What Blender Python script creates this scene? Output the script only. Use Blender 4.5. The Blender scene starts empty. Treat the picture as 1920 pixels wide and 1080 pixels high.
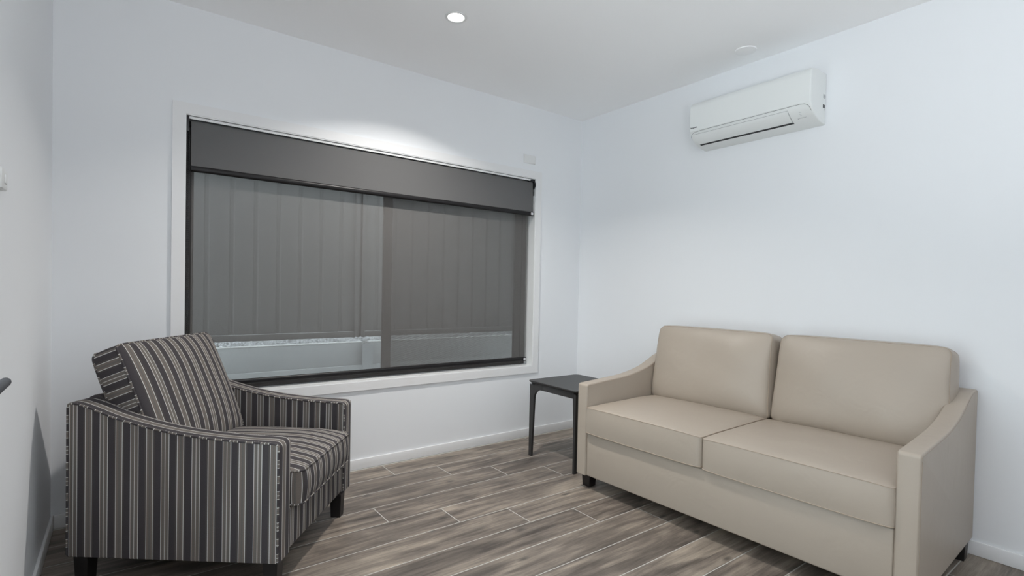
import bpy, bmesh, math, random
from mathutils import Vector, Matrix

C = bpy.context.scene.collection
random.seed(7)
sc = bpy.context.scene

# ------------------------------------------------------------------ camera
def make_camera():
    f, yaw, pitch, roll = 972.96, 0.6441, -0.0180, 0.0208
    cy, sy, cp, sp = math.cos(yaw), math.sin(yaw), math.cos(pitch), math.sin(pitch)
    fwd = Vector((sy * cp, cy * cp, sp))
    rt = Vector((cy, -sy, 0))
    up = rt.cross(fwd)
    c, s = math.cos(roll), math.sin(roll)
    r2 = c * rt + s * up
    u2 = -s * rt + c * up
    cam = bpy.data.cameras.new('camera')
    o = bpy.data.objects.new('camera', cam)
    C.objects.link(o)
    m = Matrix((r2, u2, -fwd)).transposed().to_4x4()
    m.translation = Vector((-3.2325, -3.3243, 1.2104))
    o.matrix_world = m
    cam.sensor_fit = 'HORIZONTAL'
    cam.sensor_width = 36
    cam.lens = 36 * f / 1920
    cam.shift_y = 19.8 / 1920
    cam.clip_start = 0.02
    sc.camera = o
make_camera()

# ------------------------------------------------------------------ world, exposure
SKY = 4.8            # overcast daylight
FILL = 43.0       # watts of the fill lamp added unseen behind the camera
LAMP = 21.0          # watts of one ceiling downlight
w = bpy.data.worlds.new('overcast_sky'); sc.world = w; w.use_nodes = True
wb = w.node_tree.nodes['Background']
wb.inputs[0].default_value = (0.86, 0.93, 1.0, 1); wb.inputs[1].default_value = SKY
vs = sc.view_settings
vs.view_transform = 'Standard'; vs.look = 'None'; vs.gamma = 1; vs.use_curve_mapping = False
vs.exposure = 0.1
sc.cycles.max_bounces = 12; sc.cycles.diffuse_bounces = 8; sc.cycles.transparent_max_bounces = 16

W, H, YB = 3.505, 2.70, -5.3        # room width, height, far end behind the camera

# ------------------------------------------------------------------ materials
def srgb(r, g, b):
    f = lambda c: c / 12.92 if c <= .04045 else ((c + .055) / 1.055) ** 2.4
    return (f(r / 255), f(g / 255), f(b / 255), 1)

def mat(name, col, rough=.6, metal=0., bump=None, spec=.5, var=0.):
    m = bpy.data.materials.new(name); m.use_nodes = True
    nt = m.node_tree; b = nt.nodes['Principled BSDF']
    b.inputs['Base Color'].default_value = col
    b.inputs['Roughness'].default_value = rough
    b.inputs['Metallic'].default_value = metal
    b.inputs['Specular IOR Level'].default_value = spec
    tc = nt.nodes.new('ShaderNodeTexCoord')
    n = nt.nodes.new('ShaderNodeTexNoise'); n.inputs['Scale'].default_value = bump[0] if bump else 40
    n.inputs['Detail'].default_value = 3
    nt.links.new(tc.outputs['Object'], n.inputs['Vector'])
    if bump:
        bp = nt.nodes.new('ShaderNodeBump'); bp.inputs['Strength'].default_value = bump[1]
        bp.inputs['Distance'].default_value = bump[2]
        nt.links.new(n.outputs['Fac'], bp.inputs['Height']); nt.links.new(bp.outputs[0], b.inputs['Normal'])
    if var:
        n2 = nt.nodes.new('ShaderNodeTexNoise'); n2.inputs['Scale'].default_value = 2.5
        nt.links.new(tc.outputs['Object'], n2.inputs['Vector'])
        mx = nt.nodes.new('ShaderNodeMix'); mx.data_type = 'RGBA'
        mx.inputs[6].default_value = tuple(c * (1 - var) for c in col[:3]) + (1,)
        mx.inputs[7].default_value = tuple(min(1, c * (1 + var)) for c in col[:3]) + (1,)
        nt.links.new(n2.outputs['Fac'], mx.inputs[0]); nt.links.new(mx.outputs[2], b.inputs['Base Color'])
    return m

M = {}
M['wall'] = mat('white_wall_paint', (.82, .835, .855, 1), .75, bump=(260, .05, .001))
M['ceiling'] = mat('white_ceiling_paint', (.945, .945, .95, 1), .85, bump=(260, .05, .001))
M['trim'] = mat('white_gloss_trim', (.80, .80, .805, 1), .35, bump=(60, .02, .001))
M['sill'] = mat('white_gloss_reveal', (.82, .83, .83, 1), .3, bump=(60, .02, .001))
M['black_plastic'] = mat('black_plastic', (.012, .012, .014, 1), .35, bump=(80, .02, .001))
M['bar'] = mat('black_anodised_bar', (.011, .010, .011, 1), .36, spec=.3, bump=(80, .01, .001))
M['frame'] = mat('charcoal_window_aluminium', (.055, .050, .048, 1), .45, bump=(80, .02, .001))
M['sticker'] = mat('white_sticker', (.8, .8, .82, 1), .5)
M['grey_print'] = mat('grey_print', (.30, .31, .32, 1), .6)
M['dark_print'] = mat('dark_print', (.03, .03, .035, 1), .6)
M['ac'] = mat('white_ac_plastic', (.80, .82, .81, 1), .38, bump=(90, .01, .001))
M['ac_low'] = mat('white_ac_lower_plastic', (.76, .77, .76, 1), .4, bump=(90, .01, .001))
M['dark_gap'] = mat('dark_gap', (.02, .022, .024, 1), .7)
M['leather'] = mat('taupe_leather', (.395, .338, .280, 1), .45, bump=(420, .12, .0012), var=.035)
M['leather_seam'] = mat('taupe_leather_seam', (.36, .29, .225, 1), .5, bump=(420, .1, .001))
def soft_creases(m):
    nt = m.node_tree; b = nt.nodes['Principled BSDF']; first = b.inputs['Normal'].links[0].from_node
    tc = nt.nodes.new('ShaderNodeTexCoord'); n = nt.nodes.new('ShaderNodeTexNoise')
    n.inputs['Scale'].default_value = 9; n.inputs['Detail'].default_value = 2; n.inputs['Distortion'].default_value = .8
    bp = nt.nodes.new('ShaderNodeBump'); bp.inputs['Strength'].default_value = .22; bp.inputs['Distance'].default_value = .01
    nt.links.new(tc.outputs['Object'], n.inputs['Vector']); nt.links.new(n.outputs['Fac'], bp.inputs['Height'])
    nt.links.new(first.outputs[0], bp.inputs['Normal']); nt.links.new(bp.outputs[0], b.inputs['Normal'])
soft_creases(M['leather'])
M['leg'] = mat('black_stained_wood', (.010, .008, .008, 1), .4, bump=(70, .1, .001))
M['table'] = mat('black_stained_table', (.028, .027, .027, 1), .42, bump=(120, .08, .0006), var=.15)
M['plate'] = mat('white_plate_plastic', (.77, .775, .77, 1), .35)
M['concrete'] = mat('grey_concrete', (.52, .53, .53, 1), .9, bump=(60, .2, .003), var=.12)
M['cap'] = mat('pale_concrete_edge', (.8, .8, .78, 1), .9, bump=(60, .2, .003))
M['galv'] = mat('galvanised_steel', (.5, .52, .53, 1), .55, .3, bump=(30, .05, .002), var=.12)
M['fence'] = mat('grey_fence_sheet', (.10, .098, .096, 1), .55, bump=(30, .03, .002))
M['fence_rail'] = mat('grey_fence_rail', (.085, .082, .08, 1), .55, bump=(30, .03, .002))
M['ground'] = mat('concrete_path', (.42, .42, .41, 1), .95, bump=(40, .2, .003), var=.1)
M['lever'] = mat('dark_grey_metal', (.075, .08, .092, 1), .45, .3, bump=(80, .02, .001))
M['door'] = mat('white_door_paint', (.78, .785, .79, 1), .5, bump=(80, .02, .001))
M['grout'] = mat('pale_grout', (.50, .49, .46, 1), .9, bump=(300, .1, .001))

def emit(name, col, s):
    m = bpy.data.materials.new(name); m.use_nodes = True
    b = m.node_tree.nodes['Principled BSDF']
    b.inputs['Base Color'].default_value = (.9, .9, .9, 1)
    b.inputs['Emission Color'].default_value = col; b.inputs['Emission Strength'].default_value = s
    return m
M['lens'] = emit('lit_diffuser', (1, .96, .90, 1), 9)

def see_through(name, col, openness, rough=.9, pitch=.002, tilt=0.):
    m = bpy.data.materials.new(name); m.use_nodes = True; nt = m.node_tree
    b = nt.nodes['Principled BSDF']; b.inputs['Base Color'].default_value = col
    b.inputs['Roughness'].default_value = rough; b.inputs['Specular IOR Level'].default_value = .2
    tr = nt.nodes.new('ShaderNodeBsdfTransparent'); mx = nt.nodes.new('ShaderNodeMixShader')
    tc = nt.nodes.new('ShaderNodeTexCoord'); L = nt.links.new
    sp = nt.nodes.new('ShaderNodeSeparateXYZ'); L(tc.outputs['Object'], sp.inputs[0])
    def ma(op, a, b2):
        q = nt.nodes.new('ShaderNodeMath'); q.operation = op
        for k, v in enumerate((a, b2)):
            if isinstance(v, (int, float)): q.inputs[k].default_value = v
            elif v is not None: L(v, q.inputs[k])
        return q.outputs[0]
    # horizontal threads of the weave
    ph = ma('ADD', ma('MULTIPLY', sp.outputs[2], math.cos(tilt) * 2 * math.pi / pitch), ma('MULTIPLY', sp.outputs[0], math.sin(tilt) * 2 * math.pi / pitch))
    th = ma('ADD', ma('MULTIPLY', ma('SINE', ph, None), .8), 1.0)
    # slight unevenness along the vertical threads
    n = nt.nodes.new('ShaderNodeTexNoise'); n.inputs['Scale'].default_value = 300; n.inputs['Detail'].default_value = 1
    mp = nt.nodes.new('ShaderNodeMapping'); mp.inputs['Scale'].default_value = (1, 1, .004)
    L(tc.outputs['Object'], mp.inputs[0]); L(mp.outputs[0], n.inputs['Vector'])
    un = ma('ADD', ma('MULTIPLY', n.outputs['Fac'], .2), .9)
    L(ma('MULTIPLY', ma('MULTIPLY', th, un), openness), mx.inputs[0])
    nt.links.new(b.outputs[0], mx.inputs[1]); nt.links.new(tr.outputs[0], mx.inputs[2])
    nt.links.new(mx.outputs[0], nt.nodes['Material Output'].inputs[0])
    return m
M['mesh'] = see_through('grey_screen_mesh', (.172, .165, .161, 1), .32, pitch=.0020)
M['flyscreen'] = see_through('black_insect_mesh', (.035, .033, .032, 1), .46, pitch=.00238, tilt=.036)
M['blockout'] = mat('grey_blockout_fabric', (.130, .129, .129, 1), .75, spec=.25, bump=(700, .08, .0006))

def glass(name):
    m = bpy.data.materials.new(name); m.use_nodes = True; nt = m.node_tree
    nt.nodes.remove(nt.nodes['Principled BSDF'])
    tr = nt.nodes.new('ShaderNodeBsdfTransparent'); tr.inputs[0].default_value = (.92, .95, .94, 1)
    gl = nt.nodes.new('ShaderNodeBsdfGlossy'); gl.inputs['Roughness'].default_value = .02
    fr = nt.nodes.new('ShaderNodeFresnel'); fr.inputs[0].default_value = 1.45
    mx = nt.nodes.new('ShaderNodeMixShader')
    nt.links.new(fr.outputs[0], mx.inputs[0]); nt.links.new(tr.outputs[0], mx.inputs[1]); nt.links.new(gl.outputs[0], mx.inputs[2])
    nt.links.new(mx.outputs[0], nt.nodes['Material Output'].inputs[0])
    return m
M['glass'] = glass('window_glass')

def gravel_mat():
    m = mat('grey_gravel', (.5, .5, .5, 1), .9); nt = m.node_tree; b = nt.nodes['Principled BSDF']
    oi = nt.nodes.new('ShaderNodeNewGeometry')
    cr = nt.nodes.new('ShaderNodeValToRGB')
    cr.color_ramp.elements[0].color = (.24, .25, .26, 1); cr.color_ramp.elements[1].color = (.85, .86, .87, 1)
    nt.links.new(oi.outputs['Random Per Island'], cr.inputs[0]); nt.links.new(cr.outputs[0], b.inputs['Base Color'])
    return m
M['gravel'] = gravel_mat()

def plank_mat():
    m = bpy.data.materials.new('grey_brown_wood_look_tile'); m.use_nodes = True; nt = m.node_tree
    b = nt.nodes['Principled BSDF']; b.inputs['Roughness'].default_value = .48
    L = nt.links.new
    tc = nt.nodes.new('ShaderNodeTexCoord'); oi = nt.nodes.new('ShaderNodeObjectInfo')
    geo = nt.nodes.new('ShaderNodeNewGeometry')
    sc_ = nt.nodes.new('ShaderNodeVectorMath'); sc_.operation = 'SCALE'; sc_.inputs[0].default_value = (31, 57, 13)
    L(oi.outputs['Random'], sc_.inputs['Scale'])
    ad = nt.nodes.new('ShaderNodeVectorMath'); ad.operation = 'ADD'
    L(geo.outputs['Position'], ad.inputs[0]); L(sc_.outputs[0], ad.inputs[1])
    def noise(scale, sx, sy, detail, dist=0., rough=.55):
        mp = nt.nodes.new('ShaderNodeMapping'); mp.inputs['Scale'].default_value = (sx, sy, 1)
        n = nt.nodes.new('ShaderNodeTexNoise'); n.inputs['Scale'].default_value = scale
        n.inputs['Detail'].default_value = detail; n.inputs['Distortion'].default_value = dist; n.inputs['Roughness'].default_value = rough
        L(ad.outputs[0], mp.inputs[0]); L(mp.outputs[0], n.inputs['Vector']); return n.outputs['Fac']
    big = noise(1.0, 1.5, 11, 4, 1.1)
    mid = noise(1.0, 2.6, 46, 5, .8, .62)
    fine = noise(1.0, 9, 190, 4, .3, .75)
    blot = noise(1.0, 4.5, 7, 2, .4)
    def ma(op, a, b2):
        n = nt.nodes.new('ShaderNodeMath'); n.operation = op
        for i, v in enumerate((a, b2)):
            if isinstance(v, (int, float)): n.inputs[i].default_value = v
            else: L(v, n.inputs[i])
        return n.outputs[0]
    f = ma('ADD', ma('ADD', ma('MULTIPLY', big, .44), ma('MULTIPLY', mid, .24)), ma('ADD', ma('MULTIPLY', fine, .16), ma('MULTIPLY', blot, .16)))
    f = ma('ADD', f, ma('MULTIPLY', ma('SUBTRACT', oi.outputs['Random'], .5), .05))
    cr = nt.nodes.new('ShaderNodeValToRGB'); e = cr.color_ramp.elements
    e[0].position = .36; e[0].color = srgb(68, 61, 56)
    e[1].position = .66; e[1].color = srgb(176, 162, 146)
    for p, c in ((.44, (95, 87, 80)), (.505, (120, 110, 101)), (.57, (145, 134, 122))):
        x = e.new(p); x.color = srgb(*c)
    L(f, cr.inputs[0])
    # knots
    mpk = nt.nodes.new('ShaderNodeMapping'); mpk.inputs['Scale'].default_value = (1.5, 3.4, 1)
    vo = nt.nodes.new('ShaderNodeTexVoronoi'); vo.voronoi_dimensions = '2D'; vo.inputs['Scale'].default_value = 1.0; vo.inputs['Randomness'].default_value = 1
    L(ad.outputs[0], mpk.inputs[0]); L(mpk.outputs[0], vo.inputs['Vector'])
    kr = nt.nodes.new('ShaderNodeMapRange'); kr.inputs[1].default_value = .015; kr.inputs[2].default_value = .06
    kr.inputs[3].default_value = .75; kr.inputs[4].default_value = 0
    L(vo.outputs['Distance'], kr.inputs[0])
    mx = nt.nodes.new('ShaderNodeMix'); mx.data_type = 'RGBA'; mx.inputs[7].default_value = srgb(66, 62, 60)
    L(kr.outputs[0], mx.inputs[0]); L(cr.outputs[0], mx.inputs[6]); L(mx.outputs[2], b.inputs['Base Color'])
    bp = nt.nodes.new('ShaderNodeBump'); bp.inputs['Strength'].default_value = .12; bp.inputs['Distance'].default_value = .001
    L(fine, bp.inputs['Height']); L(bp.outputs[0], b.inputs['Normal'])
    return m
M['plank'] = plank_mat()

def stripe_mat():
    m = bpy.data.materials.new('charcoal_striped_upholstery'); m.use_nodes = True; nt = m.node_tree; L = nt.links.new
    b = nt.nodes['Principled BSDF']; b.inputs['Roughness'].default_value = .95; b.inputs['Specular IOR Level'].default_value = .1
    uv = nt.nodes.new('ShaderNodeUVMap'); uv.uv_map = 'stripe'
    sx = nt.nodes.new('ShaderNodeSeparateXYZ'); L(uv.outputs[0], sx.inputs[0])
    fr = nt.nodes.new('ShaderNodeMath'); fr.operation = 'FRACT'
    dv = nt.nodes.new('ShaderNodeMath'); dv.operation = 'DIVIDE'; dv.inputs[1].default_value = .1227
    L(sx.outputs[0], dv.inputs[0]); L(dv.outputs[0], fr.inputs[0])
    dark, tau, brn, wht = (.066, .060, .064, 1), (.150, .138, .128, 1), (.178, .154, .137, 1), (.66, .66, .63, 1)
    thin = (.095, .086, .078, 1)
    stops = [(0, wht), (.017, brn), (.045, tau), (.085, brn), (.122, wht), (.138, brn), (.165, tau), (.215, brn), (.252, wht), (.269, dark),
             (.478, thin), (.492, dark), (.505, thin), (.522, wht), (.541, brn), (.60, tau), (.66, brn), (.728, wht), (.747, thin), (.772, dark), (.785, thin), (.800, dark)]
    cr = nt.nodes.new('ShaderNodeValToRGB'); cr.color_ramp.interpolation = 'CONSTANT'; e = cr.color_ramp.elements
    e[0].position = 0; e[0].color = stops[0][1]; e[1].position = stops[1][0]; e[1].color = stops[1][1]
    for p, c in stops[2:]:
        x = e.new(p); x.color = c
    L(fr.outputs[0], cr.inputs[0])
    mp = nt.nodes.new('ShaderNodeMapping'); mp.inputs['Scale'].default_value = (1400, 260, 1)
    n = nt.nodes.new('ShaderNodeTexNoise'); n.inputs['Scale'].default_value = 1; n.inputs['Detail'].default_value = 2
    L(uv.outputs[0], mp.inputs[0]); L(mp.outputs[0], n.inputs['Vector'])
    mr = nt.nodes.new('ShaderNodeMapRange'); mr.inputs[3].default_value = .62; mr.inputs[4].default_value = 1.38
    L(n.outputs['Fac'], mr.inputs[0])
    mu = nt.nodes.new('ShaderNodeVectorMath'); mu.operation = 'SCALE'
    L(cr.outputs[0], mu.inputs[0]); L(mr.outputs[0], mu.inputs['Scale']); L(mu.outputs[0], b.inputs['Base Color'])
    bp = nt.nodes.new('ShaderNodeBump'); bp.inputs['Strength'].default_value = .2; bp.inputs['Distance'].default_value = .001
    L(n.outputs['Fac'], bp.inputs['Height']); L(bp.outputs[0], b.inputs['Normal'])
    return m
M['stripe'] = stripe_mat()

# ------------------------------------------------------------------ helpers
def finish(name, bm, m, parent=None, smooth=None, recalc=True):
    if recalc: bmesh.ops.recalc_face_normals(bm, faces=bm.faces[:])
    me = bpy.data.meshes.new(name); bm.to_mesh(me); bm.free()
    if isinstance(m, (list, tuple)):
        for k in m: me.materials.append(k)
    else: me.materials.append(m)
    if smooth:
        me.shade_smooth(); me.set_sharp_from_angle(angle=math.radians(smooth))
    o = bpy.data.objects.new(name, me); C.objects.link(o)
    if parent: o.parent = parent
    return o

def empty(name, loc=(0, 0, 0), rz=0, parent=None):
    o = bpy.data.objects.new(name, None); C.objects.link(o)
    o.location = loc; o.rotation_euler = (0, 0, rz); o.empty_display_size = .1
    if parent: o.parent = parent
    return o

def tag(o, label, cat, group=None):
    o['label'] = label; o['category'] = cat
    if group: o['group'] = group
    return o

def struct(o):
    o['kind'] = 'structure'; return o

def add_box(bm, a, b, bevel=0., seg=2, T=None):
    vs_ = []
    for x in (a[0], b[0]):
        for y in (a[1], b[1]):
            for z in (a[2], b[2]):
                p = Vector((x, y, z)); vs_.append(bm.verts.new(T(p) if T else p))
    q = [(0, 1, 3, 2), (4, 6, 7, 5), (0, 4, 5, 1), (2, 3, 7, 6), (0, 2, 6, 4), (1, 5, 7, 3)]
    fs = [bm.faces.new([vs_[i] for i in f]) for f in q]
    if bevel:
        es = list({e for f in fs for e in f.edges})
        bmesh.ops.bevel(bm, geom=es, offset=bevel, segments=seg, profile=.5, affect='EDGES')
    return fs

def box(name, a, b, m, parent=None, bevel=0., T=None, seg=2):
    bm = bmesh.new(); add_box(bm, a, b, bevel, seg, T)
    return finish(name, bm, m, parent, 40 if bevel else None)

def add_tube(bm, pts, r, n=8, closed=False, caps=True, uvl=None, uvscale=1.):
    pts = [Vector(p) for p in pts]; N = len(pts); rings = []
    up = None; dist = [0]
    for i in range(1, N): dist.append(dist[-1] + (pts[i] - pts[i - 1]).length)
    for i in range(N):
        if closed: t = pts[(i + 1) % N] - pts[i - 1]
        else: t = pts[min(i + 1, N - 1)] - pts[max(i - 1, 0)]
        t.normalize()
        if up is None:
            up = Vector((0, 0, 1)) if abs(t.z) < .9 else Vector((1, 0, 0))
        up = (up - t * up.dot(t)); up.normalize()
        sd = t.cross(up)
        rings.append([bm.verts.new(pts[i] + r * (math.cos(2 * math.pi * k / n) * up + math.sin(2 * math.pi * k / n) * sd)) for k in range(n)])
    for i in range(N if closed else N - 1):
        a, b = rings[i], rings[(i + 1) % N]
        for k in range(n):
            f = bm.faces.new([a[k], a[(k + 1) % n], b[(k + 1) % n], b[k]])
            if uvl:
                d0 = dist[i]; d1 = dist[i + 1] if i + 1 < N else dist[i] + (pts[0] - pts[i]).length
                for l in f.loops:
                    l[uvl].uv = ((d0 if l.vert in a else d1) * uvscale, k / n * .01)
    if caps and not closed:
        bm.faces.new(rings[0][::-1]); bm.faces.new(rings[-1])

def tube(name, pts, r, m, parent=None, n=10, closed=False, stripe=False):
    bm = bmesh.new(); uvl = bm.loops.layers.uv.new('stripe') if stripe else None
    add_tube(bm, pts, r, n, closed, True, uvl)
    return finish(name, bm, m, parent, 50)

def add_disc_profile(bm, prof, c, axis='z', n=40):
    """lathe: prof = [(r, h)] about a vertical line through c"""
    rings = []
    for r, h in prof:
        if r < 1e-6: rings.append([bm.verts.new((c[0], c[1], c[2] + h))])
        else: rings.append([bm.verts.new((c[0] + r * math.cos(2 * math.pi * k / n), c[1] + r * math.sin(2 * math.pi * k / n), c[2] + h)) for k in range(n)])
    for a, b in zip(rings, rings[1:]):
        for k in range(n):
            k2 = (k + 1) % n
            v = [a[k % len(a)], a[k2 % len(a)], b[k2 % len(b)], b[k % len(b)]]
            v = list(dict.fromkeys(v))
            if len(v) > 2: bm.faces.new(v)

def prism(prof, y0, y1, T, bevel=0., seg=2, bevel_all=False):
    """profile in (d, z) pulled from y0 to y1"""
    bm = bmesh.new()
    A = [bm.verts.new(T(Vector((d, y0, z)))) for d, z in prof]
    B = [bm.verts.new(T(Vector((d, y1, z)))) for d, z in prof]
    n = len(prof)
    fa = bm.faces.new(A[::-1]); fb = bm.faces.new(B)
    for i in range(n): bm.faces.new([A[i], A[(i + 1) % n], B[(i + 1) % n], B[i]])
    bmesh.ops.recalc_face_normals(bm, faces=bm.faces[:])
    if bevel:
        es = list(set(fa.edges) | set(fb.edges))
        bmesh.ops.bevel(bm, geom=es, offset=bevel, segments=seg, profile=.5, affect='EDGES')
    return bm

def smooth_curve(pts, k=4):
    """Catmull-Rom through (d, z) points"""
    out = []
    P = [pts[0]] + list(pts) + [pts[-1]]
    for i in range(1, len(P) - 2):
        p0, p1, p2, p3 = [Vector(q) for q in P[i - 1:i + 3]]
        for j in range(k):
            t = j / k
            out.append(.5 * ((2 * p1) + (p2 - p0) * t + (2 * p0 - 5 * p1 + 4 * p2 - p3) * t * t + (3 * p1 - p0 - 3 * p2 + p3) * t ** 3))
    out.append(Vector(P[-2]))
    return out

def cushion(name, m, parent, place, a, b, th, crown_t, crown_b=0., rad=.03, bulge=.006, n=28, uvmode=None, seed=0, wob=.004, side_uv=.0, smooth=48, gather=.0, sag=0.):
    """Box cushion: half sizes a (u) and b (v), boxing height th, crowned faces.
    place(u, v, w) gives a point. u across, v along, w thickness (+ is the face in view)."""
    bm = bmesh.new(); uvl = bm.loops.layers.uv.new('stripe')
    rs = random.Random(seed); ph = [rs.uniform(0, 6.28) for _ in range(8)]
    def plan(s, t):
        x, y = s * a, t * b
        qx = max(-(a - rad), min(a - rad, x)); qy = max(-(b - rad), min(b - rad, y))
        dx, dy = x - qx, y - qy
        l = math.hypot(dx, dy)
        if dx and dy:
            k = max(abs(dx), abs(dy)); x = qx + dx / l * k; y = qy + dy / l * k
        return x, y
    def wobble(x, y):
        return wob * (math.sin(9 * x + ph[0]) * math.sin(7 * y + ph[1]) + .6 * math.sin(17 * x + 5 * y + ph[2]) + .4 * math.sin(23 * y - 9 * x + ph[3]))
    def ease(i):   # denser near the edges
        t = -1 + 2 * i / n
        return math.sin(t * math.pi / 2) * .6 + t * .4
    def face(sign, crown):
        g = {}
        for i in range(n + 1):
            for j in range(n + 1):
                s, t = ease(i), ease(j)
                x, y = plan(s, t)
                e = (1 - abs(s) ** 2.6) * (1 - abs(t) ** 2.6)
                e = max(0, e) ** .55 * (1 - sag * t)
                z = sign * (th / 2 + crown * e + wobble(x, y) * min(1, 3 * e))
                if gather:   # pulled corners
                    cr_ = (abs(s) ** 6) * (abs(t) ** 6)
                    z -= sign * gather * cr_
                g[i, j] = bm.verts.new(place(x, y, z))
        for i in range(n):
            for j in range(n):
                f = bm.faces.new([g[i, j], g[i + 1, j], g[i + 1, j + 1], g[i, j + 1]])
                if uvmode:
                    for l, (p, q) in zip(f.loops, ((i, j), (i + 1, j), (i + 1, j + 1), (i, j + 1))):
                        x, y = plan(ease(p), ease(q)); l[uvl].uv = (x + side_uv, y)
        return g
    g1 = face(1, crown_t); g0 = face(-1, crown_b)
    loop = [(i, 0) for i in range(n)] + [(n, j) for j in range(n)] + [(n - i, n) for i in range(n)] + [(0, n - j) for j in range(n)]
    K = 5; N = len(loop); rows = []
    for k in range(K + 1):
        row = []
        for (i, j) in loop:
            if k == 0: row.append(g0[i, j]); continue
            if k == K: row.append(g1[i, j]); continue
            s, t = ease(i), ease(j); x, y = plan(s, t)
            wz = -1 + 2 * k / K
            o = bulge * (1 - wz * wz)
            ox = o * (1 if s >= .999 else -1 if s <= -.999 else 0) * (1 - abs(t) ** 8)
            oy = o * (1 if t >= .999 else -1 if t <= -.999 else 0) * (1 - abs(s) ** 8)
            row.append(bm.verts.new(place(x + ox, y + oy, th / 2 * wz)))
        rows.append(row)
    for k in range(K):
        for q in range(N):
            q2 = (q + 1) % N
            f = bm.faces.new([rows[k][q], rows[k][q2], rows[k + 1][q2], rows[k + 1][q]])
            if uvmode:
                i, j = loop[q]; i2, j2 = loop[q2]
                endface = (j in (0, n)) and (j2 in (0, n))
                for l, (c, kk) in zip(f.loops, (((i, j), k), ((i2, j2), k), ((i2, j2), k + 1), ((i, j), k + 1))):
                    x, y = plan(ease(c[0]), ease(c[1]))
                    l[uvl].uv = ((x + side_uv) if endface else y, th * kk / K)
    o = finish(name, bm, m, parent, smooth)
    edge = lambda sign: [place(*plan(ease(i), ease(j)), sign * th / 2 - (sign * gather * (abs(ease(i)) * abs(ease(j))) ** 6 if gather else 0)) for i, j in loop]
    return o, edge

def text(name, body, size, m, parent, matrix, bold=0.):
    cu = bpy.data.curves.new(name, 'FONT'); cu.body = body; cu.size = size; cu.extrude = .0003; cu.offset = bold
    cu.align_x = 'LEFT'
    tmp = bpy.data.objects.new(name, cu); C.objects.link(tmp)
    bpy.context.view_layer.update()
    me = bpy.data.meshes.new_from_object(tmp.evaluated_get(bpy.context.evaluated_depsgraph_get()))
    bpy.data.objects.remove(tmp); bpy.data.curves.remove(cu)
    me.materials.clear(); me.materials.append(m)
    o = bpy.data.objects.new(name, me); C.objects.link(o); o.parent = parent
    o.matrix_world = matrix
    return o

# ================================================================== room shell
def slab(name, boxes, m):
    bm = bmesh.new()
    for a, b in boxes: add_box(bm, a, b)
    return struct(finish(name, bm, m))

WX0, WX1, WZ0, WZ1 = -2.962, -0.524, 0.586, 2.116     # window opening
TH = .16
slab('wall_back', [((-W - .15, 0, -.05), (WX0 - .016, TH, H)), ((WX1 + .016, 0, -.05), (.15, TH, H)),
                   ((WX0 - .016, 0, -.05), (WX1 + .016, TH, WZ0 - .016)), ((WX0 - .016, 0, WZ1 + .016), (WX1 + .016, TH, H))], M['wall'])
slab('wall_right', [((0, YB, -.05), (.15, 0, H))], M['wall'])
# unseen door opening beside the camera; glass and side pane added to let daylight in
DY0, DY1, DZ = -2.80, -1.36, 2.14
slab('wall_left', [((-W - .15, YB, -.05), (-W, DY0, H)), ((-W - .15, DY1, -.05), (-W, 0, H)), ((-W - .15, DY0, DZ), (-W, DY1, H)), ((-W - .15, DY0, -.05), (-W, DY1, -.002))], M['wall'])
slab('ceiling', [((-W - .15, YB, H), (.15, TH, H + .12))], M['ceiling'])
# wall behind the camera closing the room
slab('wall_front', [((-W - .15, YB - .15, -.05), (.15, YB, H))], M['wall'])
floor = slab('floor', [((-W - .1, YB, -.08), (.1, .05, -.0005))], M['grout'])

# wood-look tiles: rows parallel to the window wall, each row stepped by a quarter length
PL, PW, GAP = 1.216, .2047, .0032
def plank_mesh(x0, x1, y0, y1):
    bm = bmesh.new(); add_box(bm, (x0, y0, -.010), (x1, y1, 0), .0012, 1)
    bmesh.ops.recalc_face_normals(bm, faces=bm.faces[:])
    me = bpy.data.meshes.new('plank'); bm.to_mesh(me); bm.free(); me.materials.append(M['plank'])
    return me
full = plank_mesh(0, PL - GAP, 0, PW - GAP)
for row in range(21):
    yt = -.228 - PW * (row - 1)
    yb = yt - PW
    yt2 = min(yt, -.003)
    j = (-1.822 + .3025 * row) % PL
    x = -W - PL + ((j + W) % PL)
    while x < -.003:
        xa, xb = max(x, -W + .003), min(x + PL, -.003)
        if xb - xa > .02:
            whole = (xb - xa > PL - 1e-4) and row > 0
            me = full if whole else plank_mesh(0, xb - xa - GAP, 0, yt2 - yb - GAP)
            o = bpy.data.objects.new('plank', me); C.objects.link(o)
            o.location = (xa + GAP / 2, yb + GAP / 2, 0); o.parent = floor
        x += PL

# skirting
SK = .0672
def skirting(name, a, b):
    bm = bmesh.new(); add_box(bm, a, b, .003, 2)
    return struct(finish(name, bm, M['trim'], None, 40))
skirting('baseboard_back', (-W + .0125, -.012, .001), (-.0125, 0, SK))
skirting('baseboard_right', (-.012, YB, .001), (0, 0, SK))
skirting('baseboard_left', (-W, DY1 + .002, .001), (-W + .012, 0, SK))

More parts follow.
